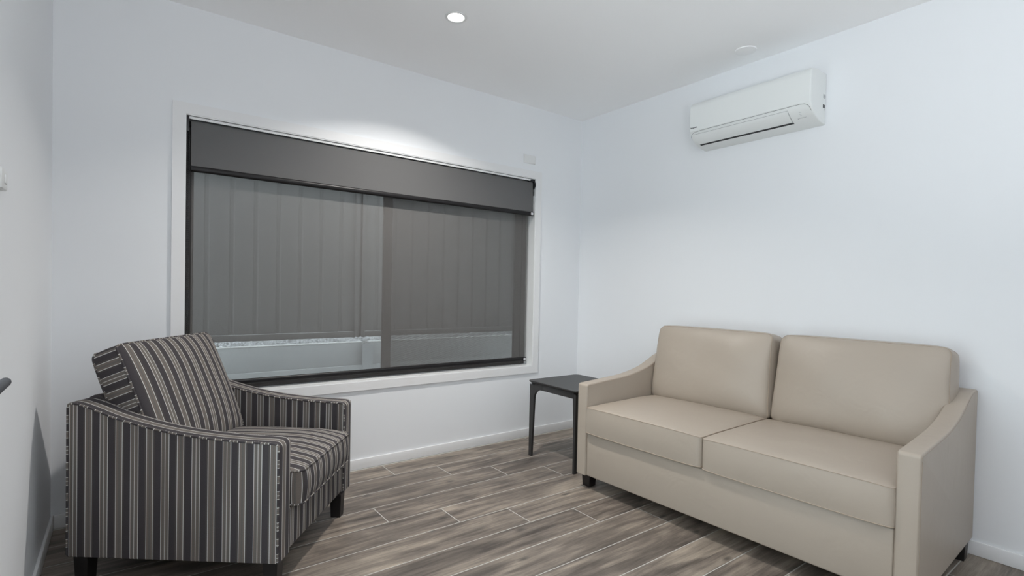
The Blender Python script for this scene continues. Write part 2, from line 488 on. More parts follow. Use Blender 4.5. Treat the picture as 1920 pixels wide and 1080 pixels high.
# left-wall door, with glass and side pane added for daylight; only the lever end shows
door = struct(empty('door_1', (-W, DY1, 0)))
def dchild(o):
    o.parent = door; o.matrix_parent_inverse = Matrix.Translation(-Vector(door.location)); return o
def glazed(name, ya, yb, s_):
    bm = bmesh.new(); xa, xb = -W - .05, -W - .008
    for a, b in (((xa, ya, .006), (xb, ya + s_, DZ - .004)), ((xa, yb - s_, .006), (xb, yb, DZ - .004)), ((xa, ya + s_, DZ - .004 - s_), (xb, yb - s_, DZ - .004)), ((xa, ya + s_, .006), (xb, yb - s_, .006 + s_))):
        add_box(bm, a, b, .002, 1)
    o = dchild(finish(name, bm, M['door'], None, 40))
    p = box('pane', (-W - .032, ya + s_, .006 + s_), (-W - .026, yb - s_, DZ - .004 - s_), M['glass'])
    p.parent = o
glazed('door_leaf', -2.09, DY1 - .004, .095)
glazed('added_sidelight', DY0 + .004, -2.096, .05)

# ================================================================== window
win = struct(empty('window_1', ((WX0 + WX1) / 2, 0, WZ0)))
def child(o, p):
    o.parent = p; o.matrix_parent_inverse = Matrix.Translation(-Vector(p.location)) ; return o
def wbox(name, a, b, m, bevel=0.): return child(box(name, a, b, m, None, bevel), win)
AW = .064
def mitre(pts, keep):
    bm = bmesh.new()
    A = [bm.verts.new((x, -.012, z)) for x, z in pts]; B = [bm.verts.new((x, 0, z)) for x, z in pts]
    f = bm.faces.new(A); bm.faces.new(B[::-1])
    for i in range(4): bm.faces.new([A[i], B[i], B[(i + 1) % 4], A[(i + 1) % 4]])
    return child(finish('architrave', bm, M['trim'], None, 40), win)
Q = .0055
x0, x1, z0, z1 = WX0 - Q, WX1 + Q, WZ0 - Q, WZ1 + Q
AW = .058
mitre([(x0 - AW, z1 + AW), (x1 + AW, z1 + AW), (x1, z1), (x0, z1)], 0)
mitre([(x0 - AW, z0 - AW), (x0, z0), (x1, z0), (x1 + AW, z0 - AW)], 1)
mitre([(x0 - AW, z0 - AW), (x0 - AW, z1 + AW), (x0, z1), (x0, z0)], 2)
mitre([(x1 + AW, z0 - AW), (x1, z0), (x1, z1), (x1 + AW, z1 + AW)], 3)
x0, x1, z0, z1 = WX0, WX1, WZ0, WZ1
rv = .014
YF = .098      # room side of the aluminium frame
wbox('reveal', (x0 - rv, -.009, z0 - rv), (x0, YF, z1 + rv), M['sill'])
wbox('reveal', (x1, -.009, z0 - rv), (x1 + rv, YF, z1 + rv), M['sill'])
wbox('reveal', (x0, -.009, z1), (x1, YF, z1 + rv), M['sill'])
wbox('reveal', (x0, -.009, z0 - rv), (x1, YF, z0), M['sill'])
wbox('head_lit_strip', (x0 + .014, .0005, z1 - .0165), (x1 - .04, .0055, z1 - .0025), M['sill'], .001)  # white strip added to stand for the lit underside of the head reveal
# aluminium frame: outer frame, meeting stile, two sashes
fr = bmesh.new()
for a, b in (((x0, YF, z0), (x0 + .047, TH, z1)), ((x1 - .045, YF, z0), (x1, TH, z1)), ((x0 + .035, YF, z1 - .045), (x1 - .045, TH, z1)), ((x0 + .035, YF, z0), (x1 - .045, TH, z0 + .035))):
    add_box(fr, a, b, .002, 1)
add_box(fr, (-1.766, .130, z0 + .03), (-1.716, .158, z1 - .04), .002, 1)
child(finish('window_frame', fr, M['frame']), win)
def sash(xa, xb, y, head):
    bm = bmesh.new(); s = .064
    for a, b in (((xa, y, z0 + .036), (xa + s, y + .024, z1 - .046)), ((xb - s, y, z0 + .036), (xb, y + .024, z1 - .046)),
                 ((xa + s, y, z1 - .046 - .05), (xb - s, y + .024, z1 - .046)), ((xa + s, y, z0 + .036), (xb - s, y + .024, z0 + .056))):
        add_box(bm, a, b, .002, 1)
    o = child(finish('sash', bm, M['frame']), win)
    p = box('pane', (xa + s, y + .010, z0 + .056), (xb - s, y + .014, z1 - .096), M['glass'])
    p.parent = o
    return o
p_ = wbox('pane', (x0 + .045, .138, z0 + .034), (-1.716, .142, z1 - .045), M['glass'])
sash(-1.782, x1 - .0455, .104, 0)
fs = wbox('insect_screen', (-1.716, .1585, z0 + .04), (x1 - .046, .1595, z1 - .05), M['flyscreen'])

# ------------------------------------------------------------------ blinds
def hang_fabric(name, m, xa, xb, ytop, y, ztop, zbot, parent, roll):
    """fabric that leaves the roll and hangs straight"""
    bm = bmesh.new()
    prof = [(y, zbot), (y, (zbot + ztop) / 2), (y, ztop)]
    cy_, cz, r = y + roll, ztop, roll
    for k in range(1, 13):
        a = math.pi - k / 12 * math.pi * 1.5
        prof.append((cy_ + r * math.cos(a), cz + r * math.sin(a)))
    L_ = [bm.verts.new((xa, p, q)) for p, q in prof]; R_ = [bm.verts.new((xb, p, q)) for p, q in prof]
    for i in range(len(prof) - 1): bm.faces.new([L_[i], R_[i], R_[i + 1], L_[i + 1]])
    o = finish(name, bm, m, parent, 60, recalc=False)
    return o
def bar(name, xa, xb, y, zc, h, t, parent):
    bm = bmesh.new()
    n = 20; A = []; B = []
    for k in range(n):
        a = 2 * math.pi * k / n
        dy = t * math.copysign(abs(math.cos(a)) ** .8, math.cos(a)); dz = h * math.copysign(abs(math.sin(a)) ** .8, math.sin(a))
        A.append(bm.verts.new((xa, y + dy, zc + dz))); B.append(bm.verts.new((xb, y + dy, zc + dz)))
    for k in range(n): bm.faces.new([A[k], A[(k + 1) % n], B[(k + 1) % n], B[k]])
    bm.faces.new(A); bm.faces.new(B)
    return finish(name, bm, M['bar'], parent, 50)
def end_cap(parent, x, y, zc, h):
    c = box('end_cap', (x - .028, y - .0155, zc - h), (x + .004, y + .0115, zc + h), M['black_plastic'], parent, .004)
    s = box('sticker', (x - .024, y - .0166, zc - h * .55), (x - .003, y - .0154, zc + h * .55), M['sticker'], parent)
    s['label'] = 'small white sticker on the bar end'
    box('sticker_line', (x - .0215, y - .0170, zc - h * .12), (x - .006, y - .0165, zc + h * .12), M['grey_print'], s)

def chain(parent, x, y, za, zb, dx=.011):
    bm = bmesh.new()
    for s in (-1, 1):
        add_tube(bm, [(x + s * dx / 2, y, za), (x + s * dx / 2, y, zb)], .0012, 6)
        z = za
        while z < zb:
            m_ = Matrix.Translation((x + s * dx / 2, y, z))
            bmesh.ops.create_icosphere(bm, subdivisions=1, radius=.0034, matrix=m_)
            z += .012
    o = finish('bead_chain', bm, M['black_plastic'], parent, 60, recalc=False)
    return o

bo = tag(empty('roller_blind', (0, 0, 0)), 'grey blockout roller blind pulled a short way down across the top of the window', 'blind')
hang_fabric('blind_fabric', M['blockout'], -2.938, -.541, 0, .006, 2.079, 1.846, bo, .0185)
bar('bottom_bar', -2.938, -.541, .008, 1.832, .0165, .0145, bo)
end_cap(bo, -.541, .008, 1.832, .0165)
tube('roller_tube', [(-2.94, .0245, 2.079), (-.545, .0245, 2.079)], .0175, M['bar'], bo, 20)
# brackets and chain wheel
box('bracket', (-2.9605, -.004, 2.03), (-2.948, .042, 2.114), M['black_plastic'], bo, .002)
box('bracket', (-.536, .000, 2.045), (-.5255, .042, 2.112), M['black_plastic'], bo, .002)
box('bracket_hood', (-.572, -.002, 2.096), (-.5265, .042, 2.108), M['black_plastic'], bo, .002)
bm = bmesh.new(); n = 28
for k in range(n):
    pass
A = []; B = []
for k in range(n):
    a = 2 * math.pi * k / n; r = .031 if k % 2 else .028
    A.append(bm.verts.new((-.5405, (.013 + r * math.cos(a)), 2.068 + r * math.sin(a)))); B.append(bm.verts.new((-.528, (.013 + r * math.cos(a)), 2.068 + r * math.sin(a))))
for k in range(n): bm.faces.new([A[k], A[(k + 1) % n], B[(k + 1) % n], B[k]])
bm.faces.new(A); bm.faces.new(B)
finish('chain_wheel', bm, M['black_plastic'], bo)
chain(bo, -.5335, .004, 1.985, 2.06, .006)
c1 = chain(bo, -2.950, .012, .98, 2.05)

sb = tag(empty('roller_blind', (0, 0, 0)), 'dark grey see-through mesh roller blind let right down to the window sill', 'blind')
hang_fabric('blind_fabric', M['mesh'], -2.930, -.546, 0, .058, 2.070, .648, sb, .0145)
bar('bottom_bar', -2.930, -.546, .060, .633, .0165, .0125, sb)
end_cap(sb, -.546, .060, .633, .0165)
chain(sb, -2.9515, .064, .72, 2.05)
tube('roller_tube', [(-2.932, .0725, 2.070), (-.548, .0725, 2.070)], .0135, M['bar'], sb, 16)

# ================================================================== outside
slab('trim_1', [((-9, TH, -.1), (7, 1.38, .0))], M['ground']).name = 'ground'
rw = tag(empty('retaining_wall', (-1.43, 1.3, 0)), 'low retaining wall of grey concrete sleepers seen through the blind', 'wall')
for xa, xb in ((-5.9, -3.84), (-3.66, -1.455), (-1.40, .82), (.98, 3.1)):
    for z in (0.003, .2335, .464):
        o = child(box('sleeper', (xa, 1.302, z), (xb, 1.378, z + .2285), M['concrete'], None, .006), rw)
    child(box('kerb', (xa, 1.276, .003), (xb, 1.3015, .489), M['concrete'], None, .003), rw)
    child(box('sleeper_edge', (xa, 1.300, .6930), (xb, 1.380, .7005), M['cap'], None, .003), rw)
for x in (-3.75, -1.428, .90):
    bm = bmesh.new()
    for a, b in (((x - .049, 1.266, 0), (x + .049, 1.274, .682)), ((x - .049, 1.384, 0), (x + .049, 1.392, .682)), ((x - .004, 1.274, 0), (x + .004, 1.384, .682))):
        add_box(bm, a, b)
    child(finish('steel_post', bm, M['galv']), rw)
slab('trim_2', [((-9, 1.385, -.1), (7, 4.5, .690))], M['ground']).name = 'garden_bed'
# gravel
bm = bmesh.new(); rg = random.Random(3)
ico = [Vector(v) for v in ((1, 0, 0), (-1, 0, 0), (0, 1, 0), (0, -1, 0), (0, 0, 1), (0, 0, -1))]
idx = ((0, 2, 4), (2, 1, 4), (1, 3, 4), (3, 0, 4), (2, 0, 5), (1, 2, 5), (3, 1, 5), (0, 3, 5))
for k in range(6500):
    c = Vector((rg.uniform(-4.2, 1.9), rg.uniform(1.40, 1.70), .690 + rg.uniform(0, .010)))
    s = Vector((rg.uniform(.009, .019), rg.uniform(.009, .019), rg.uniform(.007, .014))); a = rg.uniform(0, 6.28)
    rot = Matrix.Rotation(a, 3, 'Z') @ Matrix.Rotation(rg.uniform(-.5, .5), 3, 'X')
    v = [bm.verts.new(c + rot @ Vector((p.x * s.x, p.y * s.y, p.z * s.z)) * rg.uniform(.8, 1.15)) for p in ico]
    for f in idx: bm.faces.new([v[i] for i in f])
gv = finish('gravel', bm, M['gravel'], recalc=False); gv['kind'] = 'stuff'
tag(gv, 'strip of loose grey gravel between the sleepers and the fence', 'gravel')
# sheet fence
fe = tag(empty('metal_fence', (-1.4, 1.75, .66)), 'tall grey ribbed sheet metal fence filling the view behind the blinds', 'fence')
def sheet(xa, xb, za, zb, y):
    bm = bmesh.new(); P = []; x = xa
    per = .19
    while x < xb - .02:
        for dx, dy in ((0, 0), (.10, 0), (.112, .012), (.135, .012), (.147, 0)):
            if x + dx < xb: P.append((x + dx, y + dy))
        x += per
    P.append((xb, y))
    A = [bm.verts.new((p, q, za)) for p, q in P]; B = [bm.verts.new((p, q, zb)) for p, q in P]
    for i in range(len(P) - 1): bm.faces.new([A[i], A[i + 1], B[i + 1], B[i]])
    r = bmesh.ops.extrude_face_region(bm, geom=bm.faces[:])
    bmesh.ops.translate(bm, vec=(0, .0012, 0), verts=[v for v in r['geom'] if isinstance(v, bmesh.types.BMVert)])
    return finish('fence_sheet', bm, M['fence'])
for i, xp in enumerate((-8.2, -5.86, -3.60, -1.335, .93, 3.2, 5.5)):
    bm = bmesh.new()
    for a, b in (((xp - .05, 1.715, .60), (xp - .012, 1.80, 2.66)), ((xp + .012, 1.715, .60), (xp + .05, 1.80, 2.66)), ((xp - .012, 1.735, .60), (xp + .012, 1.78, 2.66))):
        add_box(bm, a, b, .004, 1)
    child(finish('fence_post', bm, M['fence_rail']), fe)
    if i < 6:
        nx = (-5.86, -3.60, -1.335, .93, 3.2, 5.5)[i]
        child(sheet(xp + .051, nx - .051, .76, 2.60, 1.742), fe)
        child(box('fence_rail', (xp + .051, 1.722, .702), (nx - .051, 1.79, .757), M['fence_rail'], None, .004), fe)
        child(box('fence_rail', (xp + .051, 1.722, 2.59), (nx - .051, 1.79, 2.645), M['fence_rail'], None, .004), fe)

# ================================================================== ceiling things
def downlight(x, y, label, group=None):
    t = tag(empty('downlight', (x, y, H)), label, 'light', group)
    bm = bmesh.new(); add_disc_profile(bm, [(.045, .0), (.0455, -.004), (.050, -.0065), (.058, -.0055), (.0615, -.0005)], (0, 0, 0)); 
    o = finish('trim_ring', bm, M['plate'], t, 50)
    bm = bmesh.new(); add_disc_profile(bm, [(.045, -.001), (.044, -.003), (.03, -.0045), (0, -.005)], (0, 0, 0))
    finish('lamp_lens', bm, M['lens'], t, 50)
    L_ = bpy.data.lights.new('lamp_light', 'AREA'); L_.shape = 'DISK'; L_.size = .088; L_.energy = LAMP; L_.color = (1, .965, .92)
    L_.spread = math.radians(130)
    lo = bpy.data.objects.new('lamp_light', L_); C.objects.link(lo); lo.parent = t; lo.location = (0, 0, -.0075)
    return t
downlight(-1.775, -.818, 'small round lit downlight in the white ceiling above the window')
bm = bmesh.new(); add_disc_profile(bm, [(0, -.007), (.055, -.007), (.0605, -.0055), (.062, -.001), (.062, .0)], (0, 0, 0), n=48)
cp = finish('ceiling_cover', bm, M['ceiling'], None, 50); cp.location = (-.195, -1.605, H)
tag(cp, 'plain flat round white cover plate on the ceiling above the air conditioner', 'cover')

def ceiling_fill(x, y):  # added fill lamp, out of view, bounces extra light off the ceiling
    t = tag(empty('fill_lamp', (x, y, 0)), 'unseen fill lamp on a stand behind the camera, added to light the ceiling', 'lamp')
    bm = bmesh.new(); add_disc_profile(bm, [(0, 0), (.13, 0), (.13, .012), (.03, .022), (0, .022)], (0, 0, 0)); finish('base', bm, M['lever'], t, 40)
    tube('pole', [(0, 0, .02), (0, 0, 1.17)], .011, M['lever'], t, 12)
    bm = bmesh.new(); add_disc_profile(bm, [(.012, 1.15), (.10, 1.20), (.15, 1.27), (.147, 1.27), (.098, 1.205), (.0, 1.165)], (0, 0, 0)); finish('shade', bm, M['plate'], t, 60)
    L_ = bpy.data.lights.new('fill_light', 'AREA'); L_.shape = 'DISK'; L_.size = .27; L_.energy = FILL; L_.color = (.94, .975, 1)
    lo = bpy.data.objects.new('fill_light', L_); C.objects.link(lo); lo.parent = t; lo.location = (0, 0, 1.262); lo.rotation_euler = (math.pi, 0, 0)
ceiling_fill(-2.75, -3.75)

# ================================================================== wall plates
wp = tag(empty('wall_plate', (-.589, 0, 2.27)), 'blank white rectangular wall plate above the window corner', 'wall plate')
box('plate', (-.060, -.008, -.0345), (.060, 0, .0345), M['plate'], wp, .003)
box('cover', (-.054, -.0095, -.029), (.054, -.0078, .029), M['plate'], wp, .0015)
ct = tag(empty('wall_control', (-W, -1.362, 1.48)), 'small white control box on the left wall at the picture edge', 'control')
box('housing', (0, -.045, -.028), (.016, .038, .028), M['plate'], ct, .004)
box('button', (.0155, -.012, -.012), (.019, .012, .012), M['plate'], ct, .002)

# door lever
lv = tag(empty('door_lever', (-W - .008, -2.035, 1.0)), 'dark grey metal lever end poking in at the left picture edge', 'door handle')
bm = bmesh.new(); add_tube(bm, [(0, 0, 0), (.009, 0, 0)], .026, 28); finish('rose', bm, M['lever'], lv, 50)
tube('neck', [(.009, 0, 0), (.070, 0, 0)], .009, M['lever'], lv, 16)
bm = bmesh.new()
add_tube(bm, [(.066, -.008, 0), (.082, 0, 0), (.089, .014, 0), (.091, .035, 0), (.091, .12, 0), (.091, .167, 0)], .0095, 14)
bmesh.ops.create_uvsphere(bm, u_segments=14, v_segments=8, radius=.0095, matrix=Matrix.Translation((.091, .167, 0)))
finish('lever', bm, M['lever'], lv, 60)

# ================================================================== air conditioner
AY0, AY1 = -1.991, -1.222
ac = tag(empty('air_conditioner', (0, (AY0 + AY1) / 2, 2.193)), 'white split-system air conditioner mounted high on the right wall', 'air conditioner')
APR = [(.0015, 2.486), (.10, 2.486), (.14, 2.483), (.172, 2.475), (.187, 2.463), (.1935, 2.44), (.1955, 2.40), (.1945, 2.305), (.189, 2.283), (.180, 2.264), (.168, 2.248), (.142, 2.227), (.10, 2.210), (.05, 2.199), (.0015, 2.193)]
Tac = lambda p: Vector((-p.x, p.y, p.z))
curve_ac = smooth_curve(APR, 3)
def prof_at(lo, hi, off):
    """part of the case outline between two heights on the front, pushed out by off"""
    front = [p for p in curve_ac if p.x > .02]
    pts = []
    for k in range(13):
        z = hi + (lo - hi) * k / 12
        for p, q in zip(front, front[1:]):
            if q.y <= z <= p.y and p.y - q.y > 1e-7:
                pts.append(p + (q - p) * ((p.y - z) / (p.y - q.y))); break
    out = []
    for i, p in enumerate(pts):
        a = pts[max(0, i - 1)]; b = pts[min(len(pts) - 1, i + 1)]
        t = (b - a).normalized(); nrm = Vector((-t.y, t.x))
        if nrm.x < 0 and nrm.y > -.99: nrm = -nrm
        if nrm.y > 0 and p.y < 2.3: nrm = -nrm
        out.append((p, nrm))
    return [p + n_ * off for p, n_ in out]
body = prism([(p.x, p.y) for p in curve_ac], AY0, AY1, Tac, .007, 3)
child(finish('case', body, M['ac'], None, 32), ac)
def shell(name, lo, hi, ya, yb, off, m, thick=.004):
    P = prof_at(lo, hi, off); Q = prof_at(lo, hi, off - thick)
    prof = [(p.x, p.y) for p in P] + [(p.x, p.y) for p in Q[::-1]]
    return child(finish(name, prism(prof, ya, yb, Tac), m, None, 32), ac)
# front panel proud of the lower nose
shell('front_panel', 2.288, 2.474, AY0 + .006, AY1 - .006, .0022, M['ac'])
shell('flap', 2.2165, 2.268, -1.862, -1.252, .0022, M['ac'])
shell('flap_gap', 2.2098, 2.2148, -1.864, -1.252, .0006, M['dark_gap'], .003)
def on_front(y, z, off=.001):
    b = min(range(len(curve_ac)), key=lambda i: abs(curve_ac[i].y - z) + (10 if curve_ac[i].x < .02 or i < 8 else 0))
    # interpolate
    best = None
    for p, q in zip(curve_ac[8:], curve_ac[9:]):
        if min(p.y, q.y) <= z <= max(p.y, q.y) and abs(p.y - q.y) > 1e-6:
            s = (z - p.y) / (q.y - p.y); c = p + (q - p) * s; best = c
            t = (q - p).normalized(); nrm = Vector((-t.y, t.x)); nrm = nrm if nrm.x > 0 else -nrm
            best = c + nrm * off; bn = nrm
            break
    return Vector((-best.x, y, best.y)), Vector((-bn.x, 0, bn.y))
path = [(-1.225, 2.243), (-1.2275, 2.258), (-1.235, 2.270), (-1.252, 2.279), (-1.29, 2.283)] + [(-1.29 - .0642 * k, 2.284) for k in range(1, 10)] + [(-1.93, 2.284), (-1.958, 2.280), (-1.974, 2.270), (-1.9805, 2.258), (-1.983, 2.243)]
tube('panel_gap', [on_front(y, z, .0005)[0] for y, z in path], .0009, M['dark_gap'], None, 6)
child(bpy.data.objects[[o.name for o in C.objects][-1]], ac)
tube('flap_outline', [on_front(y, z, .0022)[0] for y, z in [(-1.252, 2.268), (-1.862, 2.268), (-1.864, 2.25), (-1.866, 2.233), (-1.864, 2.216)]], .0006, M['dark_gap'], None, 6)
child(bpy.data.objects[[o.name for o in C.objects][-1]], ac)
def frame_at(y, z, off, yscale=1):
    p, nrm = on_front(y, z, off)
    xa = Vector((0, -1, 0)); ya = nrm.cross(xa); 
    if ya.z < 0: ya = -ya
    m4 = Matrix((xa, ya, xa.cross(ya))).transposed().to_4x4(); m4.translation = p
    return m4
def actext(name, body, size, y, z, off, m, bold=0):
    t = text(name, body, size, m, None, frame_at(y, z, off), bold)
    mw = t.matrix_world.copy(); t.parent = ac; t.matrix_parent_inverse = Matrix.Translation(-Vector(ac.location)); t.matrix_basis = frame_at(y, z, off)
    return t
actext('brand_lettering', 'Panasonic', .0125, -1.233, 2.3065, .0026, M['dark_print'], .0003)
for z, w_ in ((2.2465, .012), (2.239, .010), (2.2325, .008)):
    p, nrm = on_front(-1.922, z, .0008)
    child(tube('indicator_mark', [on_front(-1.918, z, .0008)[0], on_front(-1.918 - w_, z, .0008)[0]], .0008, M['grey_print'], None, 6), ac)
child(tube('indicator_line', [on_front(-1.905, 2.2235, .0008)[0], on_front(-1.945, 2.2235, .0008)[0]], .0007, M['grey_print'], None, 6), ac)
actext('indicator_symbol', 'x', .010, -1.8985, 2.2215, .001, M['grey_print'], .0003)
# rating label on the side
def side_text(name, body, size, x, z, m, bold=0):
    xa = Vector((0, 0, -1)); ya = Vector((1, 0, 0)); za = xa.cross(ya)
    m4 = Matrix((xa, ya, za)).transposed().to_4x4(); m4.translation = Vector((x, AY0 - .0006, z))
    if za.y > 0:
        ya = -ya; za = xa.cross(ya); m4 = Matrix((xa, ya, za)).transposed().to_4x4(); m4.translation = Vector((x, AY0 - .0006, z))
    t = text(name, body, size, m, None, m4, bold); t.parent = ac
    t.matrix_parent_inverse = Matrix.Translation(-Vector(ac.location)); t.matrix_basis = m4
    return t
for i, x in enumerate((-.040, -.0325, -.025, -.0175)):
    side_text('label_text', ('IIIIIIIIIIII', 'III IIII III', 'IIII II IIIII', 'II IIIIII')[i], .0075, x, 2.362, M['grey_print'])
bx = child(box('label_mark', (-.040, AY0 - .0007, 2.284), (-.018, AY0 + .001, 2.303), M['dark_print']), ac)
side_text('label_text', 'II I', .0075, -.026, 2.278, M['grey_print'])

# ================================================================== side table
TX, TY, TZ = -.612, -.632, .552
tb = tag(empty('side_table', (TX, TY, 0)), 'small square black side table in the corner beside the sofa', 'table')
def rounded_slab(hx, hy, r, z0_, z1_, ch, seg=8):
    bm = bmesh.new()
    def ring(d, z):
        out = []
        for cx, cy_, a0 in ((hx - r, hy - r, 0), (-hx + r, hy - r, 90), (-hx + r, -hy + r, 180), (hx - r, -hy + r, 270)):
            for k in range(seg + 1):
                a = math.radians(a0 + 90 * k / seg); out.append(bm.verts.new((cx + (r - d) * math.cos(a), cy_ + (r - d) * math.sin(a), z)))
        return out
    rings = [ring(.014, z0_), ring(.002, z0_ + ch), ring(0, z0_ + ch + .003), ring(0, z1_ - .002), ring(.002, z1_)]
    for a, b in zip(rings, rings[1:]):
        for k in range(len(a)): bm.faces.new([a[k], a[(k + 1) % len(a)], b[(k + 1) % len(b)], b[k]])
    bm.faces.new(rings[0][::-1]); bm.faces.new(rings[-1])
    return bm
finish('tabletop', rounded_slab(.252, .258, .04, TZ - .018, TZ, .009), M['table'], tb, 35)
def bracket_leg(corner, along):
    """flat leg with an arched shoulder; corner = outer corner, along = unit vector of the shoulder"""
    top = TZ - .027; t = .018
    P = [(0, top), (.05, top), (.06, top + .0095), (.140, top + .0095), (.140, top - .030)]
    for k in range(9):        # arch
        a = math.pi / 2 * k / 8
        P.append((.140 - .016 - .074 * math.sin(a), top - .030 - .070 * (1 - math.cos(a))))
    P += [(.030, 0.0), (0, 0.0)]
    cx, cy_ = corner; ax, ay = along
    nx, ny = -ay, ax
    if (nx * (0 - cx) + ny * (0 - cy_)) < 0: nx, ny = -nx, -ny      # thickness goes inwards
    T = lambda p: Vector((cx + ax * p.x + nx * p.y, cy_ + ay * p.x + ny * p.y, p.z))
    return finish('leg', prism(P, 0, t, T, .0015, 1), M['table'], tb, 30)
q = .240
bracket_leg((-q, q), (0, -1)); bracket_leg((-q, -q), (1, 0)); bracket_leg((q, -q), (0, 1)); bracket_leg((q, q), (-1, 0))
for a, b in (((-q + .001, -q + .019, TZ - .057), (-q + .017, q - .1405, TZ - .0175)), ((q - .017, -q + .1405, TZ - .057), (q - .001, q - .019, TZ - .0175)),
             ((-q + .1405, -q + .001, TZ - .057), (q - .019, -q + .017, TZ - .0175)), ((-q + .019, q - .017, TZ - .057), (q - .1405, q - .001, TZ - .0175))):
    box('apron', a, b, M['table'], tb, .0015)
for sx in (-1, 1):
    for sy_ in (-1, 1):
        box('spacer', (sx * .205 - .022, sy_ * .205 - .022, TZ - .0275), (sx * .205 + .022, sy_ * .205 + .022, TZ - .0175), M['leg'], tb)

# ================================================================== seating
def tapered_leg(parent, T, d0, d1, y0, y1, z0_, z1_, inset):
    bm = bmesh.new(); v = []
    for z, k in ((z0_, inset), (z1_, 0)):
        for d, y in ((d0 + k, y0 + k), (d1 - k, y0 + k), (d1 - k, y1 - k), (d0 + k, y1 - k)): v.append(bm.verts.new(T(Vector((d, y, z)))))
    bm.faces.new(v[:4]); bm.faces.new(v[4:])
    for i in range(4): bm.faces.new([v[i], v[(i + 1) % 4], v[4 + (i + 1) % 4], v[4 + i]])
    bmesh.ops.recalc_face_normals(bm, faces=bm.faces[:])
    bmesh.ops.bevel(bm, geom=bm.edges[:], offset=.0015, segments=1, affect='EDGES')
    return finish('leg', bm, M['leg'], parent)

def arm_profile(top, zb, front_r, depth, rear_r=.012):
    """closed outline: front bottom, rounded front top, curve, rear"""
    zt = top[0][1]
    P = [Vector((.004, zb)), Vector((0, zb + .004))]
    for k in range(7):
        a = math.pi - math.pi / 2 * k / 6
        P.append(Vector((front_r + front_r * math.cos(a), zt - front_r + front_r * math.sin(a))))
    P += [p for p in smooth_curve(top, 5) if p.x > front_r + .004]
    e = P[-1]
    P.append(Vector((depth, e.y - rear_r)))
    P += [Vector((depth, zb + .004)), Vector((depth - .004, zb))]
    return P

def stripe_uv(o, fn):
    me = o.data
    uvl = me.uv_layers.get('stripe') or me.uv_layers.new(name='stripe')
    for p in me.polygons:
        for li in p.loop_indices:
            v = me.vertices[me.loops[li].vertex_index].co
            uvl.data[li].uv = fn(p.normal, v)

# ---------------- sofa
sth = .032
SD = .905
so = tag(empty('sofa', (-.951 + .45 * math.cos(sth), -1.876 + .45 * math.sin(sth), 0), sth), 'two-seat taupe leather sofa against the right wall', 'sofa')
Ts = lambda p: Vector((p.x - .45, p.y, p.z))
SB, HALF, AWD = .085, .855, .075
stop = [(0, .642), (.08, .646), (.18, .652), (.30, .659), (.40, .668), (.50, .684), (.59, .706), (.67, .736), (.75, .770), (.81, .784), (.86, .788), (SD - .012, .786)]
aprof = arm_profile(stop, SB, .016, SD)
for s in (1, -1):
    ya, yb = (HALF - AWD, HALF) if s > 0 else (-HALF, -HALF + AWD)
    bm = prism([(p.x, p.y) for p in aprof], ya, yb, Ts, .007, 3)
    arm = finish('arm', bm, M['leather'], so, 34)
    for y in (ya, yb):
        sgn = 1 if y == yb else -1
        pts = [Ts(Vector((p.x + .0015, y, p.y - .0075))) for p in aprof[2:-3] if p.x >= .0]
        # stitched seam where the side meets the border strip
        tube('seam', [Ts(Vector((max(p.x, .0085), y + sgn * .0002, min(p.y - .0085, 9)))) for p in aprof[3:-3]], .0011, M['leather_seam'], arm, 6)
        tube('seam', [Ts(Vector((.0085, y + sgn * .0002, SB + .01))), Ts(Vector((.0085, y + sgn * .0002, .618)))], .0011, M['leather_seam'], arm, 6)
yi = HALF - AWD - .0015
box('base', (.006, -yi, SB + .002), (SD - .12, yi, .345), M['leather'], so, .008, T=Ts, seg=3)
box('backrest', (SD - .105, -yi, SB + .002), (SD - .002, yi, .785), M['leather'], so, .018, T=Ts, seg=4)
def seat(ya, yb, zt0, zb0, seed):
    yc, hw = (ya + yb) / 2, (yb - ya) / 2
    d0, d1 = -.014, .70
    th = zt0 - zb0
    pl_ = lambda u, v, w_: Ts(Vector(((d0 + d1) / 2 - v, yc + u, (zt0 + zb0) / 2 + w_)))
    o, edge = cushion('seat_cushion', M['leather'], so, pl_, hw, (d1 - d0) / 2, th, .026, 0, .022, .006, 30, seed=seed, wob=.0016, gather=.004)
    tube('seam', edge(1), .0016, M['leather_seam'], o, 6, True)
    tube('seam', edge(-1), .0022, M['leather_seam'], o, 6, True)
seat(.010, .781, .506, .352, 4)
seat(-.781, .006, .502, .348, 9)
def back(ya, yb, bd, bz, L_, ang, seed, twist=0., thk=.165):
    yc, hw = (ya + yb) / 2, (yb - ya) / 2
    sa, ca = math.sin(ang), math.cos(ang)
    def pl_(u, v, w_):
        s = v + L_ / 2
        d = bd + s * sa - (w_ - thk / 2) * ca
        z = bz + s * ca + (w_ - thk / 2) * sa + .016 * u * twist
        # the bottom corners are squashed outwards a little by the seat
        return Ts(Vector((d, yc + u * (1 + .045 * max(0, 1 - s / L_) ** 1.5), z)))
    o, edge = cushion('back_cushion', M['leather'], so, pl_, hw, L_ / 2, thk, .064, .02, .034, .014, 40, seed=seed, wob=.0045, gather=.02, sag=.25)
    tube('seam', edge(1), .0018, M['leather_seam'], o, 6, True)
    tube('seam', edge(-1), .0018, M['leather_seam'], o, 6, True)
back(.010, .768, .635, (.500), .488, math.radians(8), 21)
back(-.790, -.040, .635, (.500), .490, math.radians(8.5), 33)
for d0 in (.045, .79):
    for y0_ in (.785, -.85):
        tapered_leg(so, Ts, d0, d0 + .066, y0_, y0_ + .066, 0, SB + .003, .005)

